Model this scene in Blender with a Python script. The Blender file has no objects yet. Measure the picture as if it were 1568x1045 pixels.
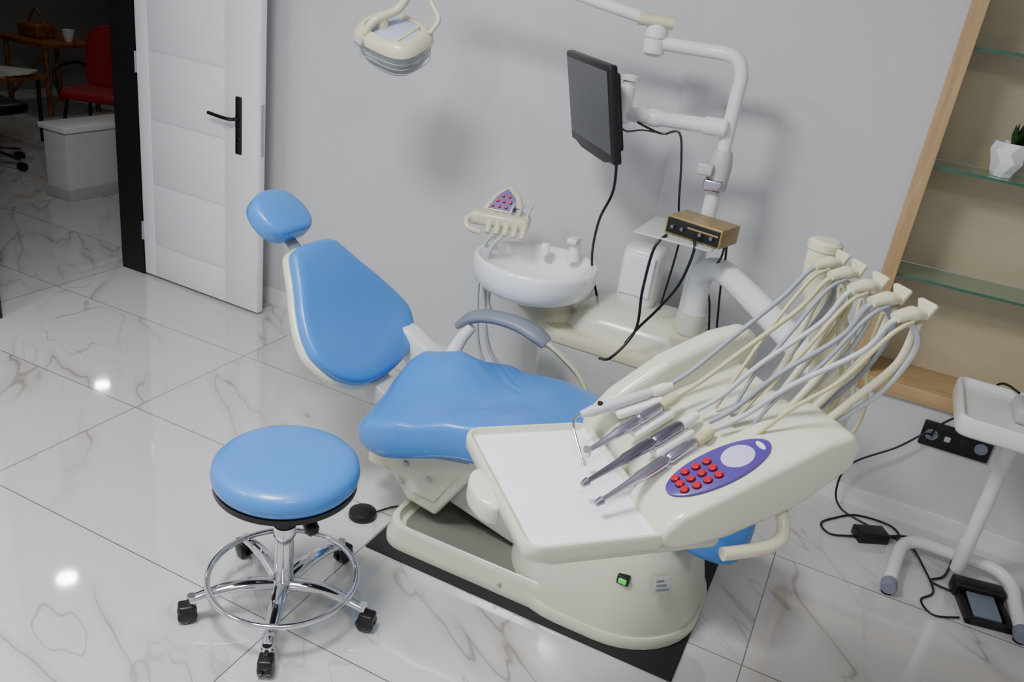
import bpy, bmesh, math, random
from mathutils import Vector, Matrix
random.seed(4)
SC=bpy.context.scene
COL=SC.collection

# ---------------------------------------------------------------- materials
def lin(c):
    return tuple(((x/255)/12.92 if x/255<=0.04045 else ((x/255+0.055)/1.055)**2.4) for x in c)+(1,)
def mat(name,rgb,rough=.5,metal=0,coat=0,var=0.0,scale=8,bump=0,bscale=200,trans=0,emis=None,es=0,alpha=1,ior=1.45,spec=.5):
    m=bpy.data.materials.new(name); m.use_nodes=True
    nt=m.node_tree; b=nt.nodes['Principled BSDF']
    c=lin(rgb)
    b.inputs['Base Color'].default_value=c
    b.inputs['Roughness'].default_value=rough
    b.inputs['Metallic'].default_value=metal
    b.inputs['Coat Weight'].default_value=coat
    b.inputs['Coat Roughness'].default_value=.12
    b.inputs['Transmission Weight'].default_value=trans
    b.inputs['IOR'].default_value=ior
    b.inputs['Specular IOR Level'].default_value=spec
    b.inputs['Alpha'].default_value=alpha
    if emis: 
        b.inputs['Emission Color'].default_value=lin(emis); b.inputs['Emission Strength'].default_value=es
    tc=nt.nodes.new('ShaderNodeTexCoord')
    n=nt.nodes.new('ShaderNodeTexNoise'); n.inputs['Scale'].default_value=scale; n.inputs['Detail'].default_value=4
    nt.links.new(tc.outputs['Object'],n.inputs['Vector'])
    if var>0:
        mx=nt.nodes.new('ShaderNodeMix'); mx.data_type='RGBA'
        mx.inputs[6].default_value=tuple(x*(1-var) for x in c[:3])+(1,)
        mx.inputs[7].default_value=tuple(min(1,x*(1+var)) for x in c[:3])+(1,)
        nt.links.new(n.outputs['Fac'],mx.inputs[0]); nt.links.new(mx.outputs[2],b.inputs['Base Color'])
    if bump>0:
        n2=nt.nodes.new('ShaderNodeTexNoise'); n2.inputs['Scale'].default_value=bscale
        nt.links.new(tc.outputs['Object'],n2.inputs['Vector'])
        bp=nt.nodes.new('ShaderNodeBump'); bp.inputs['Strength'].default_value=bump; bp.inputs['Distance'].default_value=.002
        nt.links.new(n2.outputs['Fac'],bp.inputs['Height']); nt.links.new(bp.outputs['Normal'],b.inputs['Normal'])
    return m

M_wall=mat('wall_paint',(200,200,202),.75,var=.02,scale=2,bump=.05,bscale=90)
M_ceil=mat('ceiling_paint',(225,225,225),.8)
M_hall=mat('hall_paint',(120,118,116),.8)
M_blue=mat('blue_vinyl',(60,128,205),.34,coat=.3,var=.04,scale=6,bump=.25,bscale=350)
M_ivory=mat('ivory_plastic',(208,208,190),.26,coat=.4,var=.02)
M_cream=mat('cream_plastic',(205,200,172),.33,coat=.25,var=.03)
M_white=mat('white_plastic',(222,223,221),.3,coat=.2)
M_ceramic=mat('white_ceramic',(236,238,240),.12,coat=.8)
M_grey=mat('grey_plastic',(118,124,138),.4)
M_lgrey=mat('light_grey_plastic',(182,184,180),.4)
M_black=mat('black_plastic',(14,14,15),.4)
M_rub=mat('black_rubber',(26,26,27),.7,bump=.2)
M_cav=mat('base_cavity_grey',(110,110,102),.6)
M_screen=mat('dark_screen',(58,60,64),.25,var=.05)
M_chrome=mat('chrome',(215,215,220),.08,metal=1,var=.02)
M_steel=mat('brushed_steel',(190,186,202),.22,metal=1)
M_dsteel=mat('dark_motor_steel',(140,135,152),.25,metal=1)
M_hosew=mat('white_hose',(186,189,194),.45)
M_hosec=mat('cream_hose',(190,182,146),.45)
M_hoseg=mat('grey_hose',(145,150,160),.45)
M_purple=mat('purple_panel',(74,54,138),.35,coat=.3,var=.05)
M_red=mat('red_button',(175,14,38),.35)
M_disp=mat('display_lilac',(190,184,220),.3)
M_tan=mat('tan_metal',(150,128,84),.4,metal=.3,var=.05)
M_door=mat('white_door_lacquer',(226,229,234),.35,coat=.2)
M_frame=mat('black_frame',(22,22,24),.45)
M_paper=mat('tray_paper',(234,236,238),.8,var=.02,scale=30,bump=.7,bscale=18)
M_green=mat('green_light',(20,190,60),.3,emis=(20,230,70),es=.6)
M_redc=mat('red_fabric',(150,16,28),.6,var=.1)
M_leaf=mat('leaf',(40,70,34),.5,var=.2,scale=30)
M_soil=mat('soil',(50,36,26),.9)
M_paperw=mat('paper_white',(205,203,196),.8)
M_light=mat('light_emitter',(255,255,255),.5,emis=(255,252,245),es=90)
M_clear=mat('clear_cover',(215,220,222),.12,trans=.7,ior=1.2)
M_lens=mat('pale_lens',(176,190,212),.12,coat=.6)
M_glass=mat('glass_shelf',(205,232,218),.04,trans=.9,ior=1.45)
M_gedge=mat('glass_green_edge',(46,98,78),.15,coat=.5)
M_greyS=mat('grey_stone',(170,168,165),.35,var=.06,scale=12)

def wood(name,c1,c2,sx=1.5,sz=14,axis='Z'):
    m=bpy.data.materials.new(name); m.use_nodes=True; nt=m.node_tree; b=nt.nodes['Principled BSDF']
    tc=nt.nodes.new('ShaderNodeTexCoord'); mp=nt.nodes.new('ShaderNodeMapping')
    mp.inputs['Scale'].default_value=(sz,sz,sx) if axis=='Z' else (sx,sz,sz)
    n=nt.nodes.new('ShaderNodeTexNoise'); n.inputs['Scale'].default_value=2.2; n.inputs['Detail'].default_value=6; n.inputs['Distortion'].default_value=.6
    r=nt.nodes.new('ShaderNodeValToRGB'); r.color_ramp.elements[0].position=.3; r.color_ramp.elements[1].position=.75
    r.color_ramp.elements[0].color=lin(c1); r.color_ramp.elements[1].color=lin(c2)
    nt.links.new(tc.outputs['Object'],mp.inputs[0]); nt.links.new(mp.outputs[0],n.inputs['Vector']); nt.links.new(n.outputs['Fac'],r.inputs[0]); nt.links.new(r.outputs[0],b.inputs['Base Color'])
    b.inputs['Roughness'].default_value=.45
    return m
M_wood=wood('oak_frame',(170,136,94),(196,165,122))
M_woodX=wood('oak_board',(170,136,94),(196,165,122),axis='X')
M_lam=wood('beige_laminate',(178,166,138),(188,177,150),axis='X',sz=5)
M_wdark=wood('brown_wood',(96,54,22),(165,100,50),axis='X')

def marble():
    m=bpy.data.materials.new('marble_tile'); m.use_nodes=True; nt=m.node_tree; b=nt.nodes['Principled BSDF']
    N=nt.nodes; Lk=nt.links
    g=N.new('ShaderNodeNewGeometry'); sp=N.new('ShaderNodeSeparateXYZ'); Lk.new(g.outputs['Position'],sp.inputs[0])
    def math_(op,a,b_=None,c=None):
        n=N.new('ShaderNodeMath'); n.operation=op
        for i,v in enumerate((a,b_,c)):
            if v is None: continue
            if isinstance(v,(int,float)): n.inputs[i].default_value=v
            else: Lk.new(v,n.inputs[i])
        return n.outputs[0]
    W,D,x0,y0=1.201,.609,.035,2.675
    u=math_('DIVIDE',math_('SUBTRACT',sp.outputs[0],x0),W); v=math_('DIVIDE',math_('SUBTRACT',sp.outputs[1],y0),D)
    iu=math_('FLOOR',u); iv=math_('FLOOR',v)
    fu=math_('SUBTRACT',u,iu); fv=math_('SUBTRACT',v,iv)
    du=math_('MULTIPLY',math_('MINIMUM',fu,math_('SUBTRACT',1,fu)),W)
    dv=math_('MULTIPLY',math_('MINIMUM',fv,math_('SUBTRACT',1,fv)),D)
    gr=math_('LESS_THAN',math_('MINIMUM',du,dv),.0018)
    cb=N.new('ShaderNodeCombineXYZ'); Lk.new(math_('MULTIPLY',iu,7.3),cb.inputs[0]); Lk.new(math_('MULTIPLY',iv,3.7),cb.inputs[1])
    add=N.new('ShaderNodeVectorMath'); add.operation='ADD'; Lk.new(g.outputs['Position'],add.inputs[0]); Lk.new(cb.outputs[0],add.inputs[1])
    mp=N.new('ShaderNodeMapping'); mp.vector_type='TEXTURE'; mp.inputs['Rotation'].default_value=(0,0,math.radians(-38)); mp.inputs['Scale'].default_value=(2.2,.62,1)
    Lk.new(add.outputs[0],mp.inputs[0])
    def vein(scale,width,dist,det,off):
        n=N.new('ShaderNodeTexNoise'); n.inputs['Scale'].default_value=scale; n.inputs['Detail'].default_value=det; n.inputs['Distortion'].default_value=dist; n.inputs['Roughness'].default_value=.5
        Lk.new(mp.outputs[0],n.inputs['Vector'])
        a=math_('ABSOLUTE',math_('SUBTRACT',n.outputs['Fac'],off))
        mr=N.new('ShaderNodeMapRange'); mr.inputs['From Min'].default_value=0; mr.inputs['From Max'].default_value=width; mr.inputs['To Min'].default_value=1; mr.inputs['To Max'].default_value=0
        Lk.new(a,mr.inputs['Value']); return mr.outputs[0]
    v1=vein(1.5,.006,.35,3.5,.5); v3=vein(1.5,.005,.35,3.5,.6); v2=vein(1.5,.045,.35,3.5,.5)
    mk=N.new('ShaderNodeTexNoise'); mk.inputs['Scale'].default_value=1.7; Lk.new(add.outputs[0],mk.inputs['Vector'])
    mm=N.new('ShaderNodeMapRange'); mm.inputs['From Min'].default_value=.38; mm.inputs['From Max'].default_value=.6; Lk.new(mk.outputs['Fac'],mm.inputs['Value'])
    fac=math_('ADD',math_('MULTIPLY',math_('MULTIPLY',math_('MAXIMUM',v1,v3),mm.outputs[0]),.5),math_('MULTIPLY',math_('MULTIPLY',v2,mm.outputs[0]),.26))
    mx=N.new('ShaderNodeMix'); mx.data_type='RGBA'; mx.inputs[6].default_value=lin((198,196,194)); mx.inputs[7].default_value=lin((126,114,104))
    Lk.new(fac,mx.inputs[0])
    mx2=N.new('ShaderNodeMix'); mx2.data_type='RGBA'; mx2.inputs[7].default_value=lin((95,92,90)); Lk.new(mx.outputs[2],mx2.inputs[6]); Lk.new(gr,mx2.inputs[0])
    Lk.new(mx2.outputs[2],b.inputs['Base Color'])
    b.inputs['Roughness'].default_value=.045; b.inputs['Specular IOR Level'].default_value=1.0; b.inputs['IOR'].default_value=1.65
    return m
M_marble=marble()

# ---------------------------------------------------------------- helpers
class G:
    def __init__(s,name,loc=(0,0,0),M=None):
        e=bpy.data.objects.new(name,None); e.empty_display_size=.1; e.location=loc; COL.objects.link(e)
        s.e=e; s.inv=Matrix.Translation(-Vector(loc)); s.M=M or Matrix.Identity(4)
def obj(name,verts,faces,m,g=None,smooth=True,ang=40,sub=0,mats=None):
    me=bpy.data.meshes.new(name); me.from_pydata([tuple(v) for v in verts],[],faces); me.update()
    bm=bmesh.new(); bm.from_mesh(me); bmesh.ops.recalc_face_normals(bm,faces=bm.faces); bm.to_mesh(me); bm.free()
    me.materials.append(m)
    if smooth:
        me.shade_smooth()
        if not sub: me.set_sharp_from_angle(angle=math.radians(ang))
    o=bpy.data.objects.new(name,me); COL.objects.link(o)
    if g: o.parent=g.e; o.matrix_parent_inverse=g.inv; o.matrix_basis=g.M
    if sub:
        s=o.modifiers.new('s','SUBSURF'); s.levels=sub; s.render_levels=sub
    return o
def rbox(name,x0,x1,y0,y1,z0,z1,r,m,g=None,seg=3,T=None,taper=None):
    bm=bmesh.new(); bmesh.ops.create_cube(bm,size=1)
    for v in bm.verts:
        v.co=Vector(((x0+x1)/2+v.co.x*(x1-x0),(y0+y1)/2+v.co.y*(y1-y0),(z0+z1)/2+v.co.z*(z1-z0)))
    if r>0: bmesh.ops.bevel(bm,geom=bm.edges[:],offset=r,segments=seg,profile=.5,affect='EDGES')
    if T is not None: bmesh.ops.transform(bm,matrix=T,verts=bm.verts)
    vs=[v.co.copy() for v in bm.verts]; idx={v:i for i,v in enumerate(bm.verts)}
    fs=[[idx[v] for v in f.verts] for f in bm.faces]; bm.free()
    return obj(name,vs,fs,m,g)
def extr(name,prof,a,b,m,g=None,plane='XZ',r=0.0,seg=3,T=None):
    bm=bmesh.new()
    def P(p,t):
        return {'XZ':(p[0],t,p[1]),'YZ':(t,p[0],p[1]),'XY':(p[0],p[1],t)}[plane]
    va=[bm.verts.new(P(p,a)) for p in prof]; vb=[bm.verts.new(P(p,b)) for p in prof]
    n=len(prof)
    bm.faces.new(va); bm.faces.new(vb[::-1])
    for i in range(n): bm.faces.new((va[i],vb[i],vb[(i+1)%n],va[(i+1)%n]))
    bmesh.ops.recalc_face_normals(bm,faces=bm.faces)
    if r>0:
        bmesh.ops.bevel(bm,geom=bm.edges[:],offset=r,segments=seg,profile=.5,affect='EDGES',clamp_overlap=True)
    if T is not None: bmesh.ops.transform(bm,matrix=T,verts=bm.verts)
    vs=[v.co.copy() for v in bm.verts]; idx={v:i for i,v in enumerate(bm.verts)}
    fs=[[idx[v] for v in f.verts] for f in bm.faces]; bm.free()
    return obj(name,vs,fs,m,g)
def catmull(pts,n=10,closed=False):
    P=[Vector(p) for p in pts]; out=[]; L=len(P)
    rng=range(L) if closed else range(L-1)
    for i in rng:
        if closed: p0,p1,p2,p3=P[(i-1)%L],P[i],P[(i+1)%L],P[(i+2)%L]
        else: p0=P[max(i-1,0)];p1=P[i];p2=P[i+1];p3=P[min(i+2,L-1)]
        for k in range(n):
            t=k/n
            out.append(.5*((2*p1)+(-p0+p2)*t+(2*p0-5*p1+4*p2-p3)*t*t+(-p0+3*p1-3*p2+p3)*t**3))
    if not closed: out.append(P[-1])
    return out
def tube(name,pts,r,m,g=None,smooth=True,n=8,sides=14,closed=False,flat=1.0,cap=True):
    P=catmull(pts,n,closed) if smooth else [Vector(p) for p in pts]
    L=len(P)
    if isinstance(r,(list,tuple)):
        R=[]
        for i in range(L):
            t=i/(L-1)*(len(r)-1); k=min(int(t),len(r)-2); R.append(r[k]+(r[k+1]-r[k])*(t-k))
    else: R=[r]*L
    vs=[];fs=[]; prev=None
    for i in range(L):
        a=P[(i-1)%L] if (closed or i>0) else P[i]; b=P[(i+1)%L] if (closed or i<L-1) else P[i]
        t=(b-a).normalized()
        if prev is None:
            up=Vector((0,0,1)) if abs(t.z)<.9 else Vector((1,0,0))
            nrm=(up-t*up.dot(t)).normalized()
        else: nrm=(prev-t*prev.dot(t)).normalized()
        prev=nrm; bi=t.cross(nrm)
        for k in range(sides):
            an=2*math.pi*k/sides
            vs.append(P[i]+nrm*math.cos(an)*R[i]*flat+bi*math.sin(an)*R[i])
    for i in range(L if closed else L-1):
        j=(i+1)%L
        for k in range(sides):
            fs.append((i*sides+k,i*sides+(k+1)%sides,j*sides+(k+1)%sides,j*sides+k))
    if not closed and cap:
        fs.append(tuple(range(sides))[::-1]); fs.append(tuple((L-1)*sides+k for k in range(sides)))
    return obj(name,vs,fs,m,g)
def lathe(name,prof,m,g=None,T=None,seg=40,sx=1,sy=1):
    vs=[];fs=[];n=len(prof)
    for (r,z) in prof:
        for k in range(seg):
            a=2*math.pi*k/seg; vs.append(Vector((max(r,1e-4)*math.cos(a)*sx,max(r,1e-4)*math.sin(a)*sy,z)))
    for i in range(n-1):
        for k in range(seg): fs.append((i*seg+k,i*seg+(k+1)%seg,(i+1)*seg+(k+1)%seg,(i+1)*seg+k))
    fs.append(tuple(range(seg))[::-1]); fs.append(tuple((n-1)*seg+k for k in range(seg)))
    if T is not None: vs=[T@v for v in vs]
    return obj(name,vs,fs,m,g,ang=35)
def TR(x,y,z): return Matrix.Translation((x,y,z))
def RX(d): return Matrix.Rotation(math.radians(d),4,'X')
def RZ(d): return Matrix.Rotation(math.radians(d),4,'Z')
def frame(o,zdir,xdir=(1,0,0)):
    z=Vector(zdir).normalized(); x=Vector(xdir); x=(x-z*x.dot(z)).normalized(); y=z.cross(x)
    M=Matrix((x,y,z)).transposed().to_4x4(); M.translation=Vector(o); return M
def cylp(name,p0,p1,prof,m,g=None,seg=24):
    p0=Vector(p0);p1=Vector(p1); L=(p1-p0).length; d=(p1-p0)
    T=frame(p0,d,(1,0,0) if abs(d.normalized().x)<.9 else (0,1,0))
    return lathe(name,[(r,t*L) for t,r in prof],m,g,T,seg)
def loft(name,rings,m,g=None,T=None,ang=45,capt=True,capb=True):
    n=len(rings[0]); vs=[Vector(p) for r in rings for p in r]; fs=[]
    for i in range(len(rings)-1):
        for k in range(n): fs.append((i*n+k,i*n+(k+1)%n,(i+1)*n+(k+1)%n,(i+1)*n+k))
    if capb: fs.append(tuple(range(n))[::-1])
    if capt: fs.append(tuple((len(rings)-1)*n+k for k in range(n)))
    if T is not None: vs=[T@v for v in vs]
    return obj(name,vs,fs,m,g,ang=ang)
def pad(name,ctrl,z0,z1,m,g=None,warp=None,dome=.01,n=6,T=None,edge=.25,cen=None):
    O=catmull([(x,y,0) for x,y in ctrl],n,True); c=sum(O,Vector())/len(O)
    if cen: c=Vector((cen[0],cen[1],0))
    h=z1-z0
    prof=[(.15,0),(.6,0),(.9,0),(.965,.06),(.99,.2),(1,.42),(1,.58),(.988,.8),(.965,.92),(.93,.985),(.88,1),(.78,1.0),(.66,1),(.52,1),(.38,1),(.24,1),(.1,1)]
    rings=[]
    for s,t in prof:
        ring=[]
        for p in O:
            q=c+(p-c)*s; z=z0+h*t+(dome*(1-s*s) if t>=1 else 0)
            ring.append(Vector((q.x,q.y,z)))
        rings.append(ring)
    if warp: rings=[[warp(v) for v in r] for r in rings]
    return loft(name,rings,m,g,T,ang=60)
def rrect(x0,x1,y0,y1,r,n=6):
    out=[]
    for cx,cy,a0 in ((x1-r,y1-r,0),(x0+r,y1-r,90),(x0+r,y0+r,180),(x1-r,y0+r,270)):
        for k in range(n+1):
            a=math.radians(a0+90*k/n); out.append((cx+r*math.cos(a),cy+r*math.sin(a)))
    return out
def lerp_tab(tab,x):
    if x<=tab[0][0]: return tab[0][1]
    for (a,b),(c,d) in zip(tab,tab[1:]):
        if x<=c:
            t=(x-a)/(c-a); t=t*t*(3-2*t); return b+(d-b)*t
    return tab[-1][1]
def box(name,bs,m,g=None):
    vs=[];fs=[]
    for (x0,x1,y0,y1,z0,z1) in bs:
        b=len(vs)
        vs+= [(x0,y0,z0),(x1,y0,z0),(x1,y1,z0),(x0,y1,z0),(x0,y0,z1),(x1,y0,z1),(x1,y1,z1),(x0,y1,z1)]
        fs+= [tuple(b+i for i in f) for f in ((0,3,2,1),(4,5,6,7),(0,1,5,4),(1,2,6,5),(2,3,7,6),(3,0,4,7))]
    return obj(name,vs,fs,m,g,smooth=False)

# ---------------------------------------------------------------- room
CH=2.8
box('floor',[(-8,1.7,-1.6,7.2,-.1,0)],M_marble)
box('ceiling',[(-8,1.7,-1.6,7.2,CH,CH+.1)],M_ceil)
YL,YR=3.25,3.215
NZ=.50
box('wall_back',[(-3.56,-.77,YL,YL+.15,0,CH),(-.77,.10,YR,YR+.3,0,CH),(.10,1.6,YR,YR+.3,0,NZ+.015),(.10,1.6,YR,YR+.3,2.45,CH),(.10,1.6,YR+.24,YR+.3,NZ+.015,2.45)],M_wall)
box('wall_left',[(-3.56,-3.42,-1.6,2.235,0,CH),(-3.56,-3.42,2.235,3.125,2.11,CH),(-3.56,-3.42,3.125,YL,0,CH)],M_wall)
box('wall_right',[(1.6,1.7,-1.6,YR+.3,0,CH)],M_wall)
box('wall_front',[(-3.56,1.6,-1.6,-1.5,0,CH)],M_wall)
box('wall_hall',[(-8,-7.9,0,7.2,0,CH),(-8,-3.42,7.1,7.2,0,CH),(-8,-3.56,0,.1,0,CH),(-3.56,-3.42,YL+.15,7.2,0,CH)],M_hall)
box('baseboard_back',[(-3.41,-.78,YL-.012,YL,0,.075),(-.78,1.6,YR-.012,YR,0,.075)],M_white)
box('baseboard_left',[(-3.42,-3.408,-1.5,2.19,0,.075)],M_white)
gd=G('door_frame',(-3.49,2.68,0))
box('lining',[(-3.57,-3.41,3.085,3.125,0,2.11),(-3.57,-3.41,2.235,2.275,0,2.11),(-3.57,-3.41,2.275,3.085,2.07,2.11)],M_frame,gd)
box('casing',[(-3.42,-3.405,3.10,3.17,0,2.16),(-3.42,-3.405,2.19,2.26,0,2.16),(-3.42,-3.405,2.19,3.17,2.09,2.16),(-3.575,-3.56,3.10,3.17,0,2.16),(-3.575,-3.56,2.19,2.26,0,2.16)],M_frame,gd)
Md=TR(-3.40,3.085,0)@RZ(-1.6)
g=G('door_1',(-3.40,3.085,0),Md)
W=.775
rbox('leaf_core',0,W,.0,.036,.012,2.05,.003,M_door,g)
def plate(n,x0,x1,z0,z1): rbox(n,x0,x1,-.004,.001,z0,z1,.003,M_door,g,seg=2)
gx0,gx1=.085,.565; zz=[.19+.325*i for i in range(6)]
plate('stile_1',.002,gx0-.004,.014,2.048); plate('stile_2',gx1+.004,W-.002,.014,2.048)
plate('rail_1',gx0,gx1,.014,zz[0]-.004); plate('rail_2',gx0,gx1,zz[-1]+.004,2.048)
for i in range(5): plate('panel_%d'%i,gx0,gx1,zz[i]+.004,zz[i+1]-.004)
rbox('handle_plate',.635,.672,-.013,-.003,.79,1.055,.006,M_black,g)
tube('handle_lever',[(.653,-.012,.955),(.653,-.045,.955),(.64,-.055,.955),(.60,-.056,.955),(.51,-.052,.96)],.0085,M_black,g)
cylp('keyhole',(.653,-.016,.86),(.653,-.012,.86),[(0,.008),(1,.008)],M_chrome,g)
box('lock_edge',[(W,W+.0015,.008,.028,.80,1.04)],M_steel,g)
tube('handle_lever_back',[(.653,.036,.955),(.653,.07,.955),(.60,.078,.955),(.54,.078,.955)],.0085,M_black,g)
for i,z in enumerate((.25,1.1,1.85)): cylp('hinge_%d'%i,(-.004,-.006,z-.05),(-.004,-.006,z+.05),[(0,.008),(1,.008)],M_steel,g)

# niche with glass shelves
g=G('display_niche',(.8,YR,.5))
box('niche_back',[(.13,1.6,YR+.225,YR+.238,NZ,2.4)],M_lam,g)
rbox('frame_side',.085,.135,YR-.02,YR+.236,NZ,2.45,.003,M_wood,g)
rbox('frame_bottom',.135,1.6,YR-.02,YR+.236,NZ,NZ+.055,.003,M_woodX,g)
rbox('frame_top',.135,1.6,YR-.02,YR+.236,2.40,2.45,.003,M_woodX,g)
for i,z in enumerate((.95,1.34,1.73,2.1)):
    box('glass_shelf_%d'%i,[(.136,1.6,YR+.012,YR+.224,z-.008,z)],M_glass,g)
    box('glass_edge_%d'%i,[(.136,1.6,YR+.009,YR+.012,z-.0085,z+.0005)],M_gedge,g)

g=G('potted_plant',(.355,YR+.10,1.341))
px,py=.350,YR+.09
rings=[]
for z,r,rot in ((1.341,.033,0),(1.355,.04,.0),(1.39,.053,.39),(1.425,.06,.0),(1.455,.058,.39),(1.455,.052,.39),(1.445,.05,.39)):
    rings.append([(px+r*math.cos(2*math.pi*k/8+rot),py+r*math.sin(2*math.pi*k/8+rot),z) for k in range(8)])
loft('faceted_pot',rings,M_ceramic,g,ang=5)
lathe('soil',[(.048,1.435),(.048,1.446)],M_soil,g,TR(px,py,0))
vs=[];fs=[]
for k in range(26):
    a=k*2.4; tilt=.15+.5*random.random(); L=.07+.07*random.random()
    d=Vector((math.cos(a)*math.sin(tilt)+.4,math.sin(a)*math.sin(tilt),math.cos(tilt))).normalized(); s=d.cross(Vector((0,0,1))).normalized()
    b0=Vector((px+.015+.015*math.cos(a),py+.02*math.sin(a),1.44)); i=len(vs)
    dn=Vector((0,0,-.01))
    vs+= [b0-s*.004,b0+s*.004,b0+d*L*.5+s*.009,b0+d*L+dn,b0+d*L*.5-s*.009,b0+d*L*.5+Vector((0,0,.004))]
    fs+= [(i,i+1,i+2,i+5),(i+2,i+3,i+5),(i+3,i+4,i+5),(i+4,i,i+5)]
obj('leaves',vs,fs,M_leaf,g,smooth=False)

# ---------------------------------------------------------------- floor mat
rbox('floor_mat',-1.16,-.13,1.88,2.53,.0,.006,.002,M_rub)

# ---------------------------------------------------------------- dental chair
g=G('dental_chair',(-.65,2.2,.006))
def slab(name,outl,prof,c,m,shift=(0,0),g=g,**kw):
    rings=[]
    for z,s in prof:
        k=(z-prof[0][0])/(prof[-1][0]-prof[0][0])
        rings.append([(c[0]+(x-c[0])*s+shift[0]*k,c[1]+(y-c[1])*s+shift[1]*k,z) for x,y in outl])
    return loft(name,rings,m,g,ang=50,**kw)
o1=rrect(-1.145,-.40,1.92,2.475,.085)
slab('base_skirt',o1,[(.007,1),(.03,1),(.036,.99),(.075,.975),(.090,.96),(.094,.94),(.090,.915),(.06,.905),(.055,.85)],(-.76,2.2),M_ivory,capt=False)
slab('base_well',o1,[(.056,.9),(.057,.3)],(-.76,2.2),M_cav)
o2=rrect(-.76,-.125,1.905,2.495,.255,10)
slab('base_flange',o2,[(.007,1),(.035,1),(.043,.985)],(-.44,2.2),M_ivory)
slab('base_cover',o2,[(.042,.965),(.075,.955),(.13,.92),(.19,.875),(.25,.81),(.295,.71),(.318,.60),(.325,.48)],(-.44,2.2),M_ivory,shift=(-.01,0))
rbox('power_switch',-.352,-.328,1.942,1.965,.205,.222,.003,M_green,g)
rbox('power_switch_bezel',-.358,-.322,1.946,1.967,.199,.228,.003,M_black,g)
rbox('rating_label',-.028,.028,-.025,.025,-.002,.002,.0005,M_lgrey,g,T=frame((-.235,1.996,.215),(.62,-.74,.35),(.76,.64,0)))
for i in range(3): rbox('rating_label_line_%d'%i,-.02,.02-.008*i,-.016+.013*i,-.010+.013*i,-.001,.0028,.0003,M_grey,g,T=frame((-.235,1.996,.215),(.62,-.74,.35),(.76,.64,0)))
for i,x in enumerate((-1.0,-.70,-.42)): cylp('base_screw_%d'%i,(x,1.916 if i else 1.93,.045),(x,1.935,.047),[(0,.006),(1,.008)],M_lgrey,g,12)
extr('lift_panel',[(-1.245,.31),(-.86,.39),(-.865,.33),(-1.0,.10),(-1.11,.12),(-1.185,.21)],2.03,2.38,M_ivory,g,r=.012)
extr('lift_panel_inset',[(-1.20,.285),(-.90,.345),(-1.005,.155),(-1.10,.16),(-1.16,.225)],2.024,2.04,M_ivory,g,r=.004)
for i,(x,z) in enumerate(((-1.13,.19),(-1.03,.235),(-1.12,.26))): cylp('bolt_%d'%i,(x,2.016,z),(x,2.028,z),[(0,.008),(.6,.012),(1,.012)],M_lgrey,g)
extr('lift_arm',[(-1.03,.15),(-.93,.24),(-.66,.20),(-.58,.08),(-.72,.07)],2.08,2.32,M_lgrey,g,r=.01)
extr('seat_frame',[(-1.24,.305),(-1.2,.34),(-.75,.43),(-.3,.38),(-.3,.36),(-.7,.39),(-.9,.36)],2.06,2.36,M_ivory,g,r=.006)
rbox('rear_motor_box',-1.33,-1.22,2.12,2.28,.13,.25,.015,M_cream,g)
tube('motor_bracket',[(-1.27,2.2,.2),(-1.15,2.2,.22)],.02,M_lgrey,g)
ztop=[(-1.31,.385),(-1.22,.425),(-1.1,.455),(-.95,.495),(-.75,.53),(-.5,.52),(-.3,.46),(-.15,.405),(-.05,.385)]
zbot=[(-1.31,.295),(-1.2,.305),(-.9,.375),(-.6,.42),(-.35,.37),(-.15,.315),(-.05,.30)]
ctrl=[(-1.305,2.2),(-1.30,2.05),(-1.27,1.96),(-1.18,1.925),(-1.02,1.94),(-.85,1.975),(-.6,2.015),(-.35,2.03),(-.14,2.03),(-.065,2.07),(-.045,2.2)]
ctrl=ctrl+[(x,4.42-y) for x,y in ctrl[-2:0:-1]]
def warp_seat(v):
    zt=lerp_tab(ztop,v.x); zb=lerp_tab(zbot,v.x); x=v.x; yy=(v.y-2.27)
    f=v.z
    k=max(0,1-((x+1.17)/.24)**2); k=k*k*(3-2*k)
    hump=.11*k*math.exp(-(yy/.14)**2)
    dip=-.018*max(0,1-((x+.85)/.25)**2)*math.exp(-((v.y-2.2)/.12)**2)
    cr=-.006*math.exp(-((x+1.02+.25*abs(yy))/.018)**2)*math.exp(-(yy/.16)**2)
    t=max(0,min(1,f))
    return Vector((v.x,v.y,zb+(zt-zb)*f+(hump)*t+dip*t+cr*t))
pad('seat',ctrl,0,1,M_blue,g,warp=warp_seat,dome=.12,cen=(-.75,2.2),n=10)
bo=Vector((-1.375,2.2,.445)); up=Vector((-.66,0,.75)).normalized(); nr=Vector((.75,0,.66)).normalized(); yy=Vector((0,1,0))
Tb=Matrix((yy,up,nr)).transposed().to_4x4(); Tb.translation=bo
bc=[(0,-.03),(.13,-.016),(.235,.035),(.290,.12),(.283,.19),(.238,.28),(.18,.365),(.137,.435),(.11,.468),(.06,.48),(0,.483)]
bc=bc+[(-x*.87,y) for x,y in bc[-2:0:-1]]
def warp_b(v):
    return Vector((v.x,v.y,v.z+.10*(v.x**2)*3-.018*math.exp(-((v.y-.2)/.15)**2)+(.25*(v.y-.4)**2 if v.y>.4 else 0)))
pad('backrest',bc,-.005,.045,M_blue,g,warp=warp_b,dome=.012,T=Tb)
bs=[(x*1.03,(y-.25)*1.025+.25) for x,y in bc]
pad('backrest_shell',bs,-.03,.008,M_ivory,g,warp=warp_b,dome=0,T=Tb)
ho=Vector((-1.80,2.2,.888)); hup=Vector((-.80,0,.60)).normalized(); hn=Vector((.60,0,.80)).normalized()
Th=Matrix((yy,hup,hn)).transposed().to_4x4(); Th.translation=ho
hc=[(0,-.088),(.07,-.084),(.108,-.045),(.112,.01),(.088,.065),(.045,.088),(0,.093)]
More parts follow.
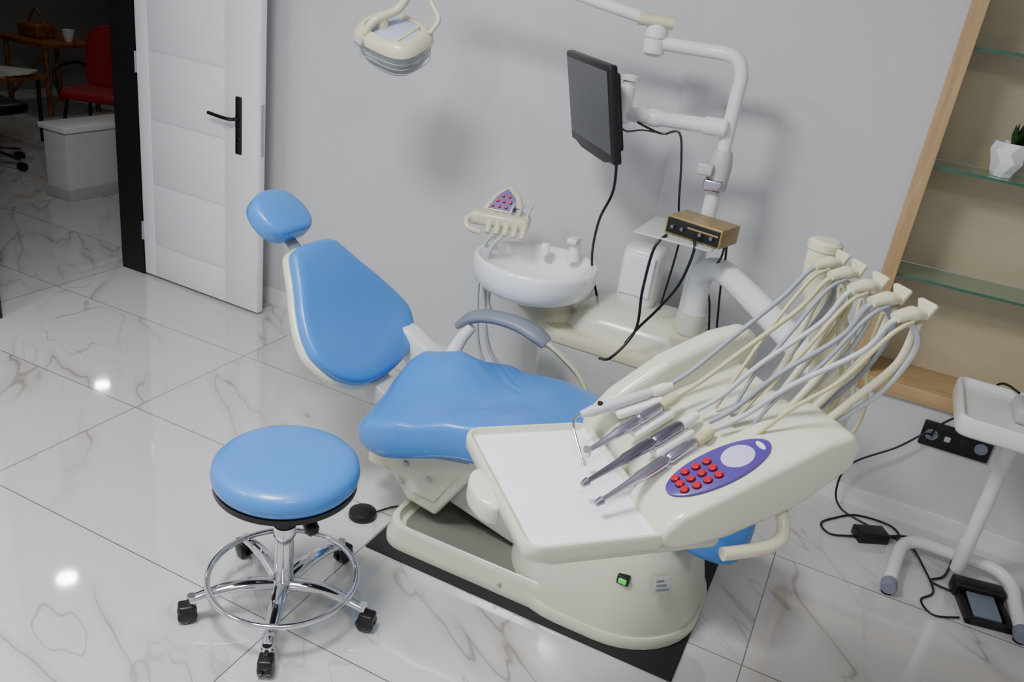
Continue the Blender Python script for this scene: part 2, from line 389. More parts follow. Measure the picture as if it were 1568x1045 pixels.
hc=hc+[(-x,y) for x,y in hc[-2:0:-1]]
pad('headrest',hc,-.03,.035,M_blue,g,dome=.014,T=Th)
rbox('headrest_plate',-.07,.07,-.06,.06,-.045,-.028,.006,M_grey,g,T=Th)
tube('headrest_stem',[(-1.80,2.2,.86),(-1.775,2.2,.83),(-1.73,2.2,.80),(-1.66,2.2,.73)],.028,M_grey,g,flat=.4)
extr('back_arm',[(-1.50,.50),(-1.46,.56),(-1.36,.53),(-1.20,.44),(-1.17,.36),(-1.33,.38)],2.38,2.46,M_white,g,r=.012)
extr('back_arm_centre',[(-1.47,.44),(-1.43,.47),(-1.30,.40),(-1.2,.37),(-1.2,.33),(-1.33,.34)],2.15,2.25,M_lgrey,g,r=.01)
tube('armrest_post',[(-1.24,2.48,.42),(-1.22,2.52,.50),(-1.19,2.54,.555)],[.03,.024,.02],M_white,g)
tube('armrest',[(-1.25,2.54,.54),(-1.20,2.55,.585),(-1.12,2.555,.61),(-1.02,2.555,.612),(-.94,2.55,.595),(-.90,2.55,.575)],[.022,.036,.038,.038,.04,.032],M_grey,g,flat=.6)
cylp('armrest_mount',(-1.22,2.38,.42),(-1.22,2.51,.42),[(0,.025),(1,.03)],M_white,g)

g=G('foot_switch',(-1.25,2.02,0))
lathe('switch_body',[(.046,0),(.048,.008),(.045,.02),(.034,.024),(.03,.03),(.01,.033)],M_black,g,TR(-1.26,2.01,0))
tube('switch_cable',[(-1.23,2.04,.01),(-1.205,2.1,.006),(-1.17,2.14,.006)],.003,M_black,g)

# ---------------------------------------------------------------- stool
sx_,sy_=-1.205,1.53
g=G('rolling_stool',(sx_,sy_,0))
Ts=TR(sx_,sy_,0)
lathe('seat_cushion',[(.05,.43),(.165,.43),(.182,.435),(.192,.448),(.194,.462),(.190,.482),(.178,.495),(.155,.502),(.12,.505),(.06,.507),(.01,.507)],M_blue,g,Ts,64)
lathe('seat_band',[(.05,.415),(.180,.415),(.189,.420),(.189,.436),(.17,.438)],M_black,g,Ts,64)
lathe('under_plate',[(.05,.395),(.07,.395),(.07,.416)],M_black,g,Ts)
lathe('gas_rod',[(.013,.25),(.013,.40)],M_steel,g,Ts)
lathe('rod_collar',[(.022,.285),(.028,.287),(.028,.305),(.018,.31)],M_black,g,Ts)
lathe('column',[(.03,.06),(.038,.065),(.038,.09),(.028,.10),(.026,.25),(.031,.252),(.031,.285),(.015,.287)],M_chrome,g,Ts)
tube('height_lever',[(sx_,sy_,.402),(sx_+.06,sy_-.02,.40),(sx_+.10,sy_-.03,.392)],.006,M_black,g)
cylp('lever_knob',(sx_+.10,sy_-.045,.395),(sx_+.145,sy_-.065,.355),[(0,.012),(.2,.017),(.8,.02),(1,.012)],M_black,g)
for i in range(5):
    a=math.radians(12+72*i); d=Vector((math.cos(a),math.sin(a),0)); c=Vector((sx_,sy_,0)); n_=Vector((-d.y,d.x,0))
    tube('leg_%d'%(i+1),[c+d*.02+Vector((0,0,.082)),c+d*.10+Vector((0,0,.095)),c+d*.18+Vector((0,0,.088)),c+d*.245+Vector((0,0,.07))],[.024,.022,.019,.016],M_chrome,g,flat=.7)
    q=c+d*.245
    cylp('caster_stem_%d'%(i+1),q+Vector((0,0,.045)),q+Vector((0,0,.085)),[(0,.007),(.5,.012),(1,.012)],M_chrome,g)
    q2=q+d*.012
    for s in (-1,1):
        cylp('caster_wheel_%d_%d'%(i+1,s+1),q2+n_*s*.004+Vector((0,0,.026)),q2+n_*s*.021+Vector((0,0,.026)),[(0,.02),(.1,.026),(.8,.026),(1,.018)],M_black,g)
    rbox('caster_hood_%d'%(i+1),-.02,.024,-.02,.02,.028,.058,.007,M_black,g,T=frame(q2,(0,0,1),d))
rp=[(sx_+.205*math.cos(2*math.pi*k/48),sy_+.205*math.sin(2*math.pi*k/48),.108) for k in range(48)]
tube('foot_ring',rp,.0085,M_chrome,g,smooth=False,closed=True)

# ---------------------------------------------------------------- cuspidor unit
g=G('cuspidor_unit',(-.75,2.9,0))
ob=rrect(-1.03,-.40,2.72,3.12,.12,8)
slab('tower_body',ob,[(.003,.93),(.05,.95),(.30,.98),(.50,1.0),(.515,.995)],(-.72,2.92),M_lgrey,g=g)
slab('tower_rim',ob,[(.515,1.02),(.53,1.035),(.55,1.03),(.565,1.0)],(-.72,2.92),M_cream,g=g)
ob2=rrect(-.96,-.40,2.76,3.12,.13,8)
slab('tower_cover',ob2,[(.56,.98),(.60,.94),(.635,.82),(.655,.62),(.66,.5)],(-.68,2.94),M_ivory,shift=(.03,0),g=g)
tube('front_seam',[(-.98,2.728,.50),(-.90,2.718,.47),(-.80,2.715,.40),(-.74,2.715,.28),(-.73,2.72,.1)],.008,M_cream,g)
tube('cuspidor_neck',[(-1.0,2.86,.53),(-1.02,2.84,.59),(-1.05,2.82,.645)],[.10,.09,.10],M_cream,g,sides=28)
bx,by=-1.078,2.80
def bowl_r(a):
    return .226*(1+.05*math.cos(2*(a-math.radians(25)))+.035*math.cos(3*(a-math.radians(60))))
BZ=.018
def bring(z,s,dx=0,dy=0): return [(bx+dx+bowl_r(2*math.pi*k/56)*s*math.cos(2*math.pi*k/56),by+dy+bowl_r(2*math.pi*k/56)*s*math.sin(2*math.pi*k/56),z+BZ) for k in range(56)]
loft('bowl',[bring(.625,.35),bring(.63,.6),bring(.642,.84),bring(.665,.955),bring(.71,.995),bring(.745,1.0),bring(.757,.985),bring(.762,.95),bring(.757,.90,-.005),bring(.73,.80,-.012),bring(.69,.66,-.02),bring(.672,.45,-.025),bring(.665,.2,-.03),bring(.664,.05,-.03)],M_ceramic,g,ang=70)
lathe('bowl_drain',[(.018,.685),(.02,.692),(.016,.695)],M_chrome,g,TR(-1.105,2.8,0))
lathe('rinse_spout',[(.018,.77),(.02,.80),(.014,.81)],M_ceramic,g,TR(-1.10,2.92,0))
lathe('cup_filler_post',[(.025,.77),(.022,.81),(.02,.84),(.012,.842)],M_white,g,TR(-.985,2.93,0))
rbox('cup_filler_head',-1.01,-.97,2.89,2.95,.84,.862,.008,M_white,g)
rbox('bottle_housing',-.80,-.65,2.93,3.06,.64,.885,.03,M_white,g)
rbox('bottle_housing_face',-.785,-.665,2.922,2.935,.70,.86,.006,M_ceramic,g)
PX,PY=-.51,2.88
lathe('post_foot',[(.09,.60),(.085,.64),(.06,.66),(.055,.70)],M_cream,g,TR(PX+.03,PY-.02,0))
lathe('post',[(.026,.6),(.026,1.20)],M_white,g,TR(PX,PY,0))
lathe('post_collar',[(.028,1.165),(.038,1.17),(.04,1.25),(.034,1.29),(.028,1.30)],M_lgrey,g,TR(PX,PY,0))
lathe('post_upper',[(.023,1.20),(.023,1.50)],M_white,g,TR(PX,PY,0))
rbox('collar_clamp',PX-.065,PX-.01,PY-.06,PY-.01,1.215,1.255,.008,M_lgrey,g)
rbox('collar_block',PX-.035,PX+.03,PY-.05,PY+.01,1.165,1.205,.008,M_steel,g)
tube('top_elbow',[(PX,PY,1.48),(PX,PY,1.54),(PX-.02,PY,1.585),(PX-.06,PY,1.60),(PX-.14,PY,1.60),(PX-.29,PY-.02,1.60)],.023,M_white,g)
rbox('equipment_shelf',-.68,-.42,2.58,2.84,1.032,1.040,.003,M_lgrey,g)
cylp('shelf_clamp',(PX,PY,1.01),(PX,PY,1.06),[(0,.032),(1,.032)],M_white,g)
box('shelf_bracket',[(-.53,-.49,2.80,2.86,1.015,1.035)],M_lgrey,g)
def cab(n,pts,r=.004): tube(n,pts,r,M_black,g,sides=8)
cab('cable_1',[(-.575,2.60,1.05),(-.60,2.57,1.0),(-.61,2.58,.85),(-.61,2.6,.70),(-.66,2.55,.60),(-.72,2.62,.55)],.005)
cab('cable_2',[(-.49,2.605,1.06),(-.475,2.58,1.02),(-.5,2.60,.90),(-.56,2.64,.78),(-.62,2.68,.68),(-.66,2.7,.6)],.005)
cab('cable_3',[(-.40,2.68,1.03),(-.41,2.72,.98),(-.45,2.8,.88),(-.44,2.93,.75),(-.42,2.98,.6)])
cab('cable_4',[(-.40,2.72,1.03),(-.40,2.78,.95),(-.42,2.93,.85),(-.40,2.98,.65)])
cab('cable_5',[(-.80,2.80,1.345),(-.72,2.83,1.32),(-.66,2.83,1.335),(-.63,2.82,1.25),(-.60,2.80,1.10),(-.58,2.84,.98),(-.6,2.86,.7)])
cab('cable_6',[(-.88,2.79,1.36),(-.84,2.80,1.31),(-.78,2.82,1.32),(-.70,2.84,1.32)],.003)

# monitor with arm
pA=Vector((-1.16,2.95,1.525)); pB=Vector((-.875,2.60,1.53)); xd=(pB-pA).normalized()
pC=Vector((-.785,2.60,1.215)); zd=(pB-pC).normalized(); zd=(zd-xd*zd.dot(xd)*.6).normalized()
nd=zd.cross(xd).normalized()
if nd.dot(Vector((-.76,-.65,0)))<0: nd=-nd
cM=(pA+pC)/2
Tm=Matrix((xd,-nd,zd)).transposed().to_4x4(); Tm.translation=cM
gm=G('monitor',tuple(cM))
wM,hM=.455,.31
rbox('bezel',-wM/2,wM/2,-.0,.03,-hM/2,hM/2,.008,M_black,gm,T=Tm)
rbox('back_shell',-wM/2+.04,wM/2-.04,.025,.055,-hM/2+.03,hM/2-.03,.012,M_black,gm,T=Tm)
box('screen',[(-wM/2+.018,wM/2-.018,-.002,.002,-hM/2+.032,hM/2-.018)],M_screen,gm); gm.e.children[-1].data.transform(Tm)
extr('bottom_chin',[(-.2,-hM/2+.005),(.2,-hM/2+.005),(.12,-hM/2-.012),(-.12,-hM/2-.012)],.002,.026,M_black,gm,r=.003,T=Tm)
cylp('swing_arm',(PX+.0,PY-.02,1.375),(PX-.38,PY-.06,1.36),[(0,.024),(.02,.03),(.2,.03),(.21,.025),(.58,.025),(.6,.03),(.68,.03),(.7,.025),(1,.025)],M_white,gm)
lathe('arm_pivot',[(.02,1.33),(.026,1.335),(.026,1.45),(.02,1.455),(.02,1.47),(.03,1.472),(.03,1.485),(.01,1.49)],M_white,gm,TR(PX-.35,PY-.06,0))
tube('vesa_mount',[Tm@Vector((0.02,.05,0)),Tm@Vector((0.02,.085,0)),(PX-.35,PY-.06,1.40)],.02,M_white,gm)
tube('monitor_cable',[Tm@Vector((.13,.05,-.11)),(-.82,2.74,1.12),(-.87,2.80,.98),(-.90,2.90,.80),(-.88,3.0,.62)],.005,M_black,gm)

# overhead lamp
LX,LY,LZ=-1.655,2.6,1.495
g=G('dental_operating_lamp',(LX,LY,LZ))
cylp('arm_joint',(PX-.30,PY-.02,1.555),(PX-.30,PY-.02,1.665),[(0,.02),(.1,.036),(.45,.038),(.5,.03),(.55,.038),(.9,.036),(1,.02)],M_white,g)
tube('joint_cap',[(PX-.25,PY-.02,1.665),(PX-.36,PY-.05,1.665)],[.026,.024],M_cream,g,flat=.8)
tube('lamp_arm',[(PX-.33,PY-.03,1.665),(PX-.6,PY-.10,1.715),(PX-1.0,PY-.22,1.81),(PX-1.16,PY-.28,1.85)],.02,M_white,g)
Tl=frame((LX,LY,LZ),Vector((.12,-.42,.85)),(1,-.10,-.22))
def sr(z,a,b,p=3.2,n=48,dy=0):
    out=[]
    for k in range(n):
        t=2*math.pi*k/n; c_,s_=math.cos(t),math.sin(t)
        out.append((a*math.copysign(abs(c_)**(2/p),c_),dy+b*math.copysign(abs(s_)**(2/p),s_),z))
    return out
loft('housing_ring',[sr(-.018,.095,.078),sr(-.018,.124,.10),sr(-.010,.134,.107),sr(.008,.131,.104),sr(.026,.115,.090),sr(.032,.100,.077),sr(.030,.094,.071),sr(.020,.092,.069)],M_cream,g,Tl,ang=50)
loft('top_window',[sr(.016,.092,.069),sr(.024,.090,.067),sr(.028,.06,.04),sr(.029,.01,.01)],M_lens,g,Tl,ang=50)
loft('clear_bowl',[sr(-.118,.02,.02,2.6),sr(-.115,.07,.055,2.6),sr(-.10,.098,.08,2.8),sr(-.065,.116,.094,3),sr(-.018,.126,.102)],M_clear,g,Tl,ang=50)
loft('reflector',[sr(-.085,.02,.02,2.4),sr(-.080,.055,.045,2.4),sr(-.055,.085,.07,2.6),sr(-.018,.105,.085)],M_lgrey,g,Tl,ang=50)
for i,zz_ in enumerate((-.04,-.06,-.08)):
    tube('cover_band_%d'%i,[Vector(p) for p in sr(zz_,.124-.10*abs(zz_+.018),.101-.08*abs(zz_+.018))],.0012,M_lgrey,g,smooth=False,closed=True,sides=6).data.transform(Tl)
for s in (-1,1): rbox('side_rib_%d'%(s+1),s*.066-.006,s*.066+.006,-.07,.07,.022,.032,.004,M_cream,g,T=Tl)
tube('lamp_down_arm',[(PX-1.16,PY-.28,1.85),(LX+.04,LY+.02,1.83),(LX+.075,LY+.03,1.74),(LX+.05,LY+.01,1.645),Tl@Vector((.0,.03,.08)),Tl@Vector((-.035,-.05,.06)),Tl@Vector((-.05,-.088,.02))],[.014,.015,.016,.018,.018,.018,.015],M_cream,g,flat=.8)
cylp('pivot',Tl@Vector((-.03,-.02,.02)),Tl@Vector((-.03,-.02,.072)),[(0,.022),(.7,.022),(1,.016)],M_cream,g)
cylp('pivot_knob',Tl@Vector((-.055,-.10,.005)),Tl@Vector((-.055,-.125,.0)),[(0,.014),(.7,.018),(1,.012)],M_lgrey,g)
tube('side_handle',[Tl@Vector((.11,.06,.02)),Tl@Vector((.12,.10,.06)),Tl@Vector((.07,.12,.10)),(LX+.07,LY+.05,1.72)],.009,M_cream,g)

# tan device on the shelf
Tt=TR(-.485,2.69,1.041)@RZ(-14)
g=G('control_box',(-.485,2.69,1.043))
rbox('case',-.10,.10,-.065,.065,.0,.062,.004,M_tan,g,T=Tt)
rbox('front_panel',-.094,.094,-.068,-.064,.006,.056,.002,M_black,g,T=Tt)
for i,x in enumerate((-.07,-.035,.03,.07)): cylp('knob_%d'%i,Tt@Vector((x,-.068,.030)),Tt@Vector((x,-.078,.030)),[(0,.007),(1,.006)],M_dsteel,g)
rbox('case_handle',-.02,.09,-.07,-.0655,.036,.042,.001,M_tan,g,T=Tt)

# ---------------------------------------------------------------- assistant instrument holder
g=G('assistant_instrument_holder',(-1.28,2.85,.9))
Ta=TR(-1.285,2.87,.885)@RZ(14)@Matrix.Scale(1.12,4)
rbox('holder_body',-.10,.105,-.05,.045,-.035,.015,.016,M_cream,g,T=Ta)
Tq=Ta@TR(0,.0,.0)@RX(-35)
extr('panel_hood',[(-.085,.0),(.085,.0),(.055,.085),(.01,.12),(-.035,.085)],-.0,.05,M_cream,g,r=.01,T=Tq)
extr('button_panel',[(-.05,.022),(.052,.022),(.036,.075),(.006,.10),(-.022,.075)],-.004,.002,M_purple,g,T=Tq)
for i,(x,z) in enumerate(((-.035,.032),(-.012,.032),(.012,.032),(.036,.032),(-.022,.052),(0,.052),(.024,.052),(-.006,.072),(.016,.072))):
    cylp('button_%d'%i,Tq@Vector((x,-.004,z)),Tq@Vector((x,-.010,z)),[(0,.0065),(.7,.0065),(1,.005)],M_red,g)
for i in range(5):
    x=-.025+i*.03
    cylp('socket_%d'%i,Ta@Vector((x,-.02,.012)),Ta@Vector((x,-.075,-.045)),[(0,.010),(.2,.0125),(.8,.0125),(1,.010)],M_cream,g)
    if i>1: tube('tip_%d'%i,[Ta@Vector((x,-.02,.012)),Ta@Vector((x+.004,.0,.04)),Ta@Vector((x+.015,-.005,.055))],[.006,.005,.004],M_lgrey,g)
tube('side_handle',[Ta@Vector((-.08,-.03,.0)),Ta@Vector((-.105,-.045,-.015)),Ta@Vector((-.095,-.065,-.04)),Ta@Vector((-.05,-.065,-.05))],.012,M_cream,g)
tube('holder_pole',[(-1.29,2.88,.87),(-1.30,2.88,.60),(-1.29,2.88,.50),(-1.22,2.90,.44),(-1.0,2.92,.44)],.014,M_white,g)
tube('suction_hose_1',[Ta@Vector((.0,-.075,-.045)),(-1.31,2.80,.75),(-1.30,2.80,.5),(-1.26,2.82,.30),(-1.15,2.86,.18),(-1.0,2.9,.2)],.008,M_hosew,g)
tube('suction_hose_2',[Ta@Vector((.03,-.075,-.045)),(-1.28,2.79,.74),(-1.26,2.79,.5),(-1.22,2.82,.33),(-1.12,2.86,.24),(-1.0,2.9,.25)],.009,M_hosew,g)

# ---------------------------------------------------------------- delivery unit
OX,OY=-.425,1.445
MD=TR(OX,OY,0)@RZ(-46)
g0=G('dental_delivery_unit',(OX,OY,.8))
tube('delivery_arm',[(-.47,2.83,.64),(-.475,2.83,.80),(-.47,2.82,.88),(-.43,2.78,.925),(-.36,2.70,.935),(-.15,2.38,.93),(.0,2.13,.93)],.040,M_white,g0,sides=20)
tube('arm_sleeve',[(-.475,2.83,.66),(-.475,2.83,.74)],.047,M_ivory,g0,sides=24)
class G2: pass
g=G2(); g.e=g0.e; g.inv=g0.inv; g.M=MD
def rr(z,i,rad): return [(x,y,z) for x,y in rrect(-.215+i,.22-i,-.158+i,.15-i,max(rad,.004),6)]
loft('tray',[rr(.765,.02,.02),rr(.767,.008,.03),rr(.777,.0,.035),rr(.802,.0,.035),rr(.807,.003,.033),rr(.807,.009,.028),rr(.797,.014,.022),rr(.795,.02,.018)],M_ivory,g,ang=50)
# paper liner with slight fold relief
vs=[];fs=[];nx,ny=40,28
for j in range(ny+1):
    for i in range(nx+1):
        x=-.195+.395*i/nx; y=-.138+.273*j/ny
        z=.7968+.0012*math.exp(-((x+.06)/.006)**2)+.0012*math.exp(-((x-.075)/.006)**2)+.0012*math.exp(-((y+.005)/.006)**2)+.0006*math.sin(40*x+25*y)*math.sin(33*y)
        vs.append((x,y,z))
for j in range(ny):
    for i in range(nx):
        a=j*(nx+1)+i; fs.append((a,a+1,a+nx+2,a+nx+1))
obj('tray_paper_liner',vs,fs,M_paper,g)
pad('tray_grip',[(-.08,-.155),(-.07,-.18),(-.02,-.197),(.04,-.187),(.06,-.155),(-.0,-.14)],.742,.785,M_ivory,g)
rbox('tray_carrier',-.13,.18,-.10,.30,.72,.768,.02,M_ivory,g)
def wedge(name,s0,s1,prof,r=.02): return extr(name,prof,s0,s1,M_ivory,g,plane='YZ',r=r,seg=4)
wedge('control_block',.07,.225,[(.12,.785),(.12,.815),(.155,.85),(.30,.92),(.45,.996),(.51,1.012),(.54,.985),(.53,.93),(.42,.845),(.27,.785),(.16,.77)],.018)
wedge('left_fin',-.225,-.165,[(.135,.78),(.135,.83),(.19,.90),(.30,.985),(.42,1.045),(.50,1.065),(.54,1.04),(.55,.98),(.50,.88),(.36,.78),(.2,.755)],.02)
wedge('centre_deck',-.18,.09,[(.17,.765),(.17,.80),(.22,.85),(.34,.915),(.50,.98),(.53,.95),(.50,.88),(.36,.79),(.2,.76)],.01)
ey=Vector((0,.14,.0675)).normalized()
c0=Vector((.148,.265,.9065)); ex=Vector((1,0,0)); ez=ex.cross(ey)
Tp=Matrix((ex,ey,ez)).transposed().to_4x4(); Tp.translation=c0
lathe('control_panel',[(.01,-.008),(.1,-.008),(.1,.003),(.097,.004)],M_purple,g,Tp,48,.50,1.18)
lathe('display',[(.01,.003),(.035,.003),(.035,.0055),(.033,.006)],M_disp,g,Tp@TR(0,.045,0),32,.9,1.0)
k=0
for r_ in range(4):
    for c_ in range(3):
        x=-.024+.024*c_; y=-.088+.025*r_
        if r_==0 and c_!=1 : x*=.8
        k+=1; lathe('button_%d'%k,[(.0085,.003),(.0085,.009),(.006,.011),(.001,.0112)],M_red,g,Tp@TR(x,y,0),16)
        lathe('button_base_%d'%k,[(.0098,.003),(.0098,.0045)],M_black,g,Tp@TR(x,y,0),16)
lathe('panel_mark',[(.01,.003),(.012,.0045)],M_white,g,Tp@TR(0,.098,0),16,1.3,.5)
tube('grip_handle',[(.20,.40,.83),(.225,.40,.805),(.245,.38,.785),(.25,.33,.775),(.247,.25,.77)],.014,M_cream,g)
tube('grip_root',[(.17,.42,.87),(.20,.40,.83)],.018,M_cream,g)
RS=[(-.135,.255,.925),(-.079,.25,.92),(-.010,.265,.912),(.048,.27,.905)]
TS=[(-.150,.095,.865),(-.022,.057,.85),(.072,.02,.842),(.125,.03,.832)]
hm=[M_hosew,M_steel,M_dsteel,M_steel]
for i in range(4):
    a=Vector(RS[i]); b=Vector(TS[i]); d=(b-a).normalized()
    sd=d.cross(Vector((0,0,1))).normalized(); nz=sd.cross(d).normalized()
    if nz.z<0: nz=-nz
    Tc=Matrix((sd,d,nz)).transposed().to_4x4(); Tc.translation=a+d*.03-nz*.019
    rbox('cradle_%d'%(i+1),-.026,.026,-.05,.065,-.01,.008,.006,M_white,g,T=Tc)
    if i==0:
        cylp('syringe_body',a,b,[(0,.009),(.1,.012),(.85,.013),(1,.008)],M_hosew,g)
        tube('syringe_nozzle',[b,b+Vector((.01,-.02,-.004)),b+Vector((.04,-.03,-.018)),b+Vector((.10,-.03,-.052))],.003,M_chrome,g)
        lathe('syringe_button',[(.006,.0),(.006,.010)],M_black,g,TR(-.146,.135,.888))
    else:
        cylp('handpiece_%d'%i,a,b,[(0,.009),(.04,.0125),(.30,.013),(.32,.010),(.36,.0135),(.62,.012),(.66,.009),(.92,.006),(1,.0055)],hm[i],g,20)
        if i in(1,):
            cylp('bur_head_%d'%i,b+Vector((0,0,.010)),b+Vector((0,0,-.014)),[(0,.008),(.2,.010),(.8,.010),(1,.005)],M_chrome,g)
        else: cylp('nose_%d'%i,b,b+d*.015,[(0,.009),(1,.006)],M_dsteel,g)
    cylp('coupling_%d'%(i+1),a-d*.05,a,[(0,.008),(.4,.013),(1,.012)],M_hosec if i in(1,3) else M_white,g)
HS=[-.10,-.03,.05,.125,.205]
src=[(-.135,.30,.945),(-.09,.295,.94),(-.03,.31,.935),(.015,.315,.93),(.04,.32,.93)]
hc_=[M_hoseg,M_hosec,M_hosew,M_hoseg,M_hosew]
for i,s in enumerate(HS):
    w=.60-.012*i; z=1.25+.002*i
    tube('whip_arm_%d'%(i+1),[(s*.55+.02,.48,.96),(s*.7+.01,.54,1.05),(s*.9,.59,1.15),(s,w+.03,z-.01)],[.010,.009,.008,.009],M_cream,g)
    tube('hanger_%d'%(i+1),[(s,w+.045,z+.008),(s,w+.01,z+.010),(s,w-.03,z+.002)],[.008,.019,.013],M_cream,g,flat=.75)
    extr('hanger_lip_%d'%(i+1),[(s-.010,z),(s+.010,z),(s+.024,z+.032),(s+.018,z+.036),(s-.018,z+.036),(s-.024,z+.032)],w+.034,w+.042,M_cream,g,r=.002)
    a=Vector(src[i])
    tube('hose_%d'%(i+1),[a,(a.x*.9+s*.1,a.y+.05,a.z+.04),(a.x*.6+s*.4,.42,1.065),(a.x*.25+s*.75,.515,1.170),(s,w-.03,z-.004),(s+.004,w+.02,z-.02),(s+.006,w+.04,z-.07),(s*.85,.585,1.08),(s*.7,.52,.99)],.0056,hc_[i],g,sides=12)
    j=.016
    e=Vector((s*.45+.01,.36+.02*(i%2),.935))
    tube('hose_return_%d'%(i+1),[(s+j,w+.0,z),(s+j,w-.045,z-.028),(s*.8+j,.47,1.115),(s*.6+j,.41,1.03),e],.0044,(M_hosec,M_hoseg,M_hosec,M_hoseg,M_hosec)[i],g,sides=12)
tube('rear_post',[(-.156,.633,1.285),(-.15,.64,1.20),(-.11,.67,1.10),(-.075,.70,.97),(-.06,.70,.86)],[.036,.038,.045,.055,.05],M_cream,g,sides=24)
cylp('rear_post_cap',(-.156,.633,1.272),(-.156,.633,1.295),[(0,.039),(.7,.039),(1,.03)],M_cream,g)
tube('head_mount',[(-.05,.70,.92),(-.02,.60,.90),(.0,.48,.90)],[.05,.05,.055],M_cream,g,sides=24)
for i in range(3):
    tube('supply_hose_%d'%i,[(-.02+.05*i,.52,.93),(.0+.05*i,.60,.90),(-.0+.04*i,.66,.98),(-.02+.05*i,.62,1.12),(-.05+.07*i,.61,1.22)],.005,M_cream if i%2 else M_hosec,g)

# ---------------------------------------------------------------- right wall things
g=G('wall_power_outlet',(.51,YR,.40))
rbox('plate',.395,.635,YR-.012,YR,.345,.445,.004,M_black,g)
for i,x in enumerate((.43,.485,.545,.60)):
    if i in(0,3): lathe('socket_%d'%i,[(.022,0),(.022,.003),(.016,.003),(.016,.001)],M_grey,g,frame((x,YR-.012,.395),(0,-1,0)),24)
    else: rbox('module_%d'%i,x-.02,x+.02,YR-.016,YR-.010,.37,.42,.002,M_frame,g)
rbox('module_port',.475,.495,YR-.018,YR-.014,.385,.405,.001,M_lgrey,g)

g=G('equipment_cart',(.61,2.87,0))
def rt(z,i): return [(x,y,z) for x,y in rrect(.405+i,.88-i,2.61+i,2.97-i,.04-min(i,.03),6)]
loft('cart_tray',[rt(.665,.02),rt(.67,.006),rt(.68,0),rt(.725,0),rt(.732,.004),rt(.732,.012),rt(.722,.018),rt(.712,.024)],M_white,g,ang=50)
tube('cart_column',[(.63,2.95,.03),(.63,2.95,.67)],.024,M_white,g,smooth=False)
tube('cart_base',[(.41,2.70,.035),(.425,2.85,.035),(.445,2.96,.045),(.50,3.0,.055),(.62,3.0,.055),(.74,3.0,.055),(.80,2.95,.045),(.81,2.85,.035),(.82,2.70,.035)],.023,M_white,g)
tube('cart_brace',[(.63,2.95,.15),(.63,2.98,.08),(.63,3.0,.055)],.026,M_white,g)
for i,x in enumerate((.41,.82)):
    cylp('foot_cap_%d'%i,(x,2.675,.033),(x,2.712,.033),[(0,.022),(.2,.027),(1,.027)],M_grey,g)
    cylp('pad_%d'%i,(x,2.70,0),(x,2.70,.015),[(0,.018),(1,.015)],M_rub,g)
g=G('desktop_device',(.62,2.8,.712))
rbox('device_body',.56,.75,2.72,2.86,.712,.765,.015,M_lgrey,g)
rbox('device_top',.58,.73,2.74,2.84,.76,.785,.012,M_grey,g)

g=G('foot_pedal',(.70,2.85,0))
Tf=TR(.71,2.80,0)@RZ(12)
rbox('pedal_frame_left',-.075,-.055,-.10,.08,.0,.03,.005,M_black,g,T=Tf)
rbox('pedal_frame_right',.055,.075,-.10,.08,.0,.03,.005,M_black,g,T=Tf)
rbox('pedal_frame_front',-.075,.075,-.10,-.08,.0,.025,.005,M_black,g,T=Tf)
rbox('pedal_back',-.085,.085,.04,.10,.0,.055,.01,M_black,g,T=Tf)
rbox('pedal_plate',-.045,.045,-.07,.045,.02,.03,.003,M_grey,g,T=Tf@RX(5))
rbox('pedal_floor',-.06,.06,-.09,.05,.0,.006,.002,M_rub,g,T=Tf)
g=G('power_adapter',(.38,3.0,0))
rbox('brick',-.06,.06,-.035,.035,.0,.04,.006,M_black,g,T=TR(.335,3.0,0)@RZ(30))
g=G('power_cable',(.3,3.0,0))
tube('cable_1',[(.385,3.03,.02),(.44,3.08,.005),(.40,3.14,.005),(.28,3.13,.005),(.20,3.05,.005),(.16,2.98,.005),(.20,2.93,.005),(.29,2.97,.01)],.004,M_black,g)
tube('cable_2',[(.385,3.02,.02),(.47,3.1,.006),(.62,3.12,.006),(.60,2.93,.006),(.55,2.86,.006),(.60,2.84,.006),(.64,2.84,.01)],.004,M_black,g)
tube('cable_3',[(.43,3.195,.395),(.40,3.17,.40),(.33,3.16,.32),(.20,3.15,.20),(.18,3.15,.08),(.22,3.13,.01),(.34,3.08,.005),(.45,3.05,.005)],.004,M_black,g)
tube('cable_4',[(.43,3.195,.40),(.44,3.16,.46),(.5,3.05,.60),(.54,3.02,.72),(.58,2.9,.75)],.004,M_black,g)
tube('cable_5',[(.48,3.06,.006),(.52,2.95,.006),(.56,2.80,.006),(.52,2.72,.006),(.56,2.66,.006),(.64,2.70,.006)],.0035,M_black,g)

